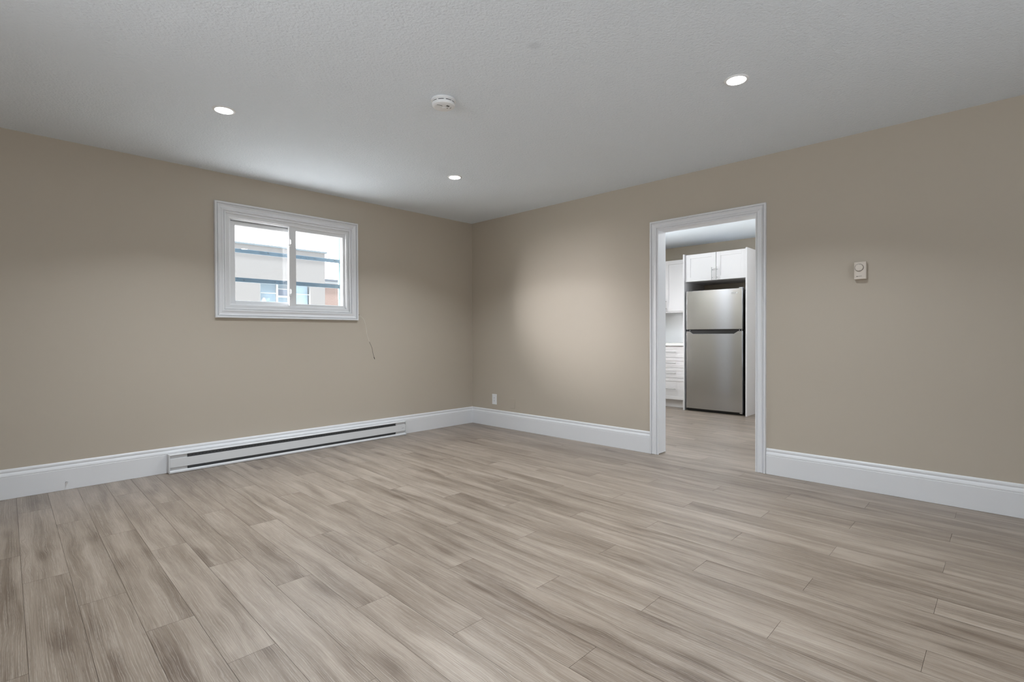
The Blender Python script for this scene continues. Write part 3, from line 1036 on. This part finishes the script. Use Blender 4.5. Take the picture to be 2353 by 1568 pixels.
# dark strip and scoop between the two doors
hs = MB()
hs.box((2.762, FY0+0.010, 1.1120), (2.800, FY1-0.010, 1.1460))
hs.build('door_gap_strip', 'black', rf)
MB().prism([(FY0+0.114, 1.0850), (FY1-0.102, 1.0850), (FY1-0.066, 1.1150), (FY0+0.068, 1.1150)], 0, 2.7480, 2.7620).build('handle_recess', 'black', rf)
for y in (FY0+0.014, FY0+0.046, FY1-0.052):
    MB().lathe([(0, -0.006), (0.0045, -0.006), (0.0045, 0.006), (0, 0.006)], (2.752, y, 1.1300), 'z', 16).build('hinge_pin', 'chrome', rf, True)
MB().box((2.750, FY0+0.006, 1.6835), (2.812, FY0+0.050, 1.6945), 0.003).build('hinge_cover', 'white', rf)
MB().box((2.775, FY0+0.006, 0.001), (2.806, FY1-0.006, 0.0385), 0.002).build('kick_grille', 'black', rf)
MB().box((2.742, FY0+0.006, 0.026), (2.790, FY0+0.040, 0.0385), 0.002).build('hinge', 'chrome', rf)
MB().lathe([(0, 0.0), (0.012, 0.0), (0.012, 0.020), (0, 0.020)], (2.790, FY0+0.035, 0.0008), 'z', 16).build('levelling_foot', 'chrome', rf, True)
MB().lathe([(0, 0.0), (0.012, 0.0), (0.012, 0.020), (0, 0.020)], (2.790, FY1-0.035, 0.0008), 'z', 16).build('levelling_foot', 'black', rf, True)
for yy in (FY0+0.06, FY1-0.06):
    MB().lathe([(0, 0.0), (0.018, 0.0), (0.018, 0.031), (0, 0.031)], (3.30, yy, 0.0008), 'z', 16).build('levelling_foot', 'black', rf, True)
bg = MB().box((2.7290, -2.1690, 1.6120), (2.7345, -2.0890, 1.6330), 0.001).build('badge', 'badge', fd)
text_mesh('brand_lettering', 'FRIGIDAIRE', 0.0125, 0.0003, 'print', bg, (2.7287, -2.124, 1.6240), (0, -1, 0), (0, 0, 1), 0.060)

# ------------------------------------------------------------------ outside the window
tag(MB().box((-30, WA, -0.60), (30, 60, -0.40)).build('outdoor_ground', 'ground'), kind='structure')
wg = empty('window_guard', (-2.25, 0.17, 1.15), 'blue painted metal guard with two flat bars outside the window', 'window guard')
MB().box((-3.00, 0.285, 1.8315), (-1.574, 0.300, 1.8665), 0.002).build('bar', 'guard', wg)
MB().box((-3.00, 0.285, 1.5660), (-1.574, 0.300, 1.6050), 0.002).build('bar', 'guard', wg)
for xx in (-1.587, -3.00):
    p = MB().box((xx, 0.300, 1.10), (xx+0.034, 0.322, 2.60), 0.002)
    p.box((xx+0.002, WA, 1.14), (xx+0.024, 0.300, 1.165)); p.box((xx+0.002, WA, 2.50), (xx+0.024, 0.300, 2.525))
    p.build('post', 'guardpost', wg)

bd = empty('pale_building', (-3.0, 11.0, -0.4), 'flat roofed pale building with a triple window seen through the window', 'building')
B0, B1 = -9.0, 1.975
wy0, wy1, wz0, wz1 = 0.365, 1.590, 1.15, 2.365
fb = MB()
fb.box((B0, 8.0, -0.4), (wy0, 8.35, 3.215)); fb.box((wy1, 8.0, -0.4), (B1, 8.35, 3.215))
fb.box((wy0, 8.0, wz1), (wy1, 8.35, 3.215)); fb.box((wy0, 8.0, -0.4), (wy1, 8.35, wz0))
fb.box((B0, 8.35, -0.4), (B1, 14.0, 3.215))
fb.build('facade', 'facade', bd)
MB().box((B0-0.04, 7.955, 3.215), (B1+0.045, 14.05, 3.252), 0.004).build('roof_flashing', 'flash', bd)
rm = MB()
rm.box((wy0, 8.335, wz0), (wy1, 8.35, wz1))
rm.build('room_wall', 'sky_reflection_blue', bd)
wf = MB()
def wb(a, b, c, d): wf.box((a, 8.02, c), (b, 8.07, d), 0.003)
wb(wy0, wy0+0.022, wz0, wz1); wb(wy1-0.018, wy1, wz0, wz1)
wb(wy0, wy1, wz1-0.03, wz1); wb(wy0, wy1, wz0, wz0+0.04)
wb(0.750, 0.796, wz0, wz1); wb(1.155, 1.205, wz0, wz1)
wb(wy0, 0.75, 2.103, 2.122); wb(0.796, 1.155, 2.024, 2.066); wb(1.205, wy1, 2.118, 2.134); wb(0.796, 1.155, 2.222, 2.236)
wf_ = wf.build('window_frame', 'white_paint', bd)
MB().box((wy0+0.02, 8.045, wz0+0.03), (0.752, 8.049, wz1-0.02)).build('pane', 'glass', wf_)
MB().box((0.794, 8.045, wz0+0.03), (1.157, 8.049, wz1-0.02)).build('pane', 'glass', wf_)
MB().box((1.203, 8.045, wz0+0.03), (wy1-0.015, 8.049, wz1-0.02)).build('pane', 'glass', wf_)
MB().box((0.80, 8.12, 2.066), (1.15, 8.13, 2.222)).build('slatted_vent', 'roomdark', bd)
MB().box((1.21, 8.12, wz0), (1.57, 8.13, wz1)).build('curtain', 'sky_reflection_blue', bd)
MB().box((wy0+0.03, 8.10, 1.56), (wy0+0.36, 8.33, 1.60)).build('sill_shelf', 'white_paint', bd)
tl = empty('table_lamp', (0.525, 8.21, 1.60), 'small white shaded table lamp inside the window of the pale building', 'lamp')
MB().lathe([(0, 0), (0.05, 0), (0.05, 0.012), (0.014, 0.02), (0.022, 0.09), (0.030, 0.16), (0.012, 0.24), (0.008, 0.32), (0, 0.32)], (0.525, 8.21, 1.601), 'z', 24).build('lamp_base', 'white_paint', tl, True)
MB().lathe([(0.056, 0.325), (0.026, 0.405), (0.024, 0.405), (0.053, 0.325)], (0.525, 8.21, 1.601), 'z', 24).build('lamp_shade', 'lampshade', tl, True)

bk = empty('brick_building', (6.0, 13.0, -0.4), 'low red brick building beyond the corner of the pale one', 'building')
MB().box((2.7, 11.0, -0.4), (14.0, 15.0, 2.765)).build('brick_wall', 'brick', bk)
MB().box((2.68, 10.97, 2.765), (14.02, 15.03, 2.842), 0.003).build('fascia', 'white_paint', bk)
MB().box((2.66, 10.94, 2.842), (14.04, 15.06, 2.903), 0.003).build('coping', 'coping', bk)
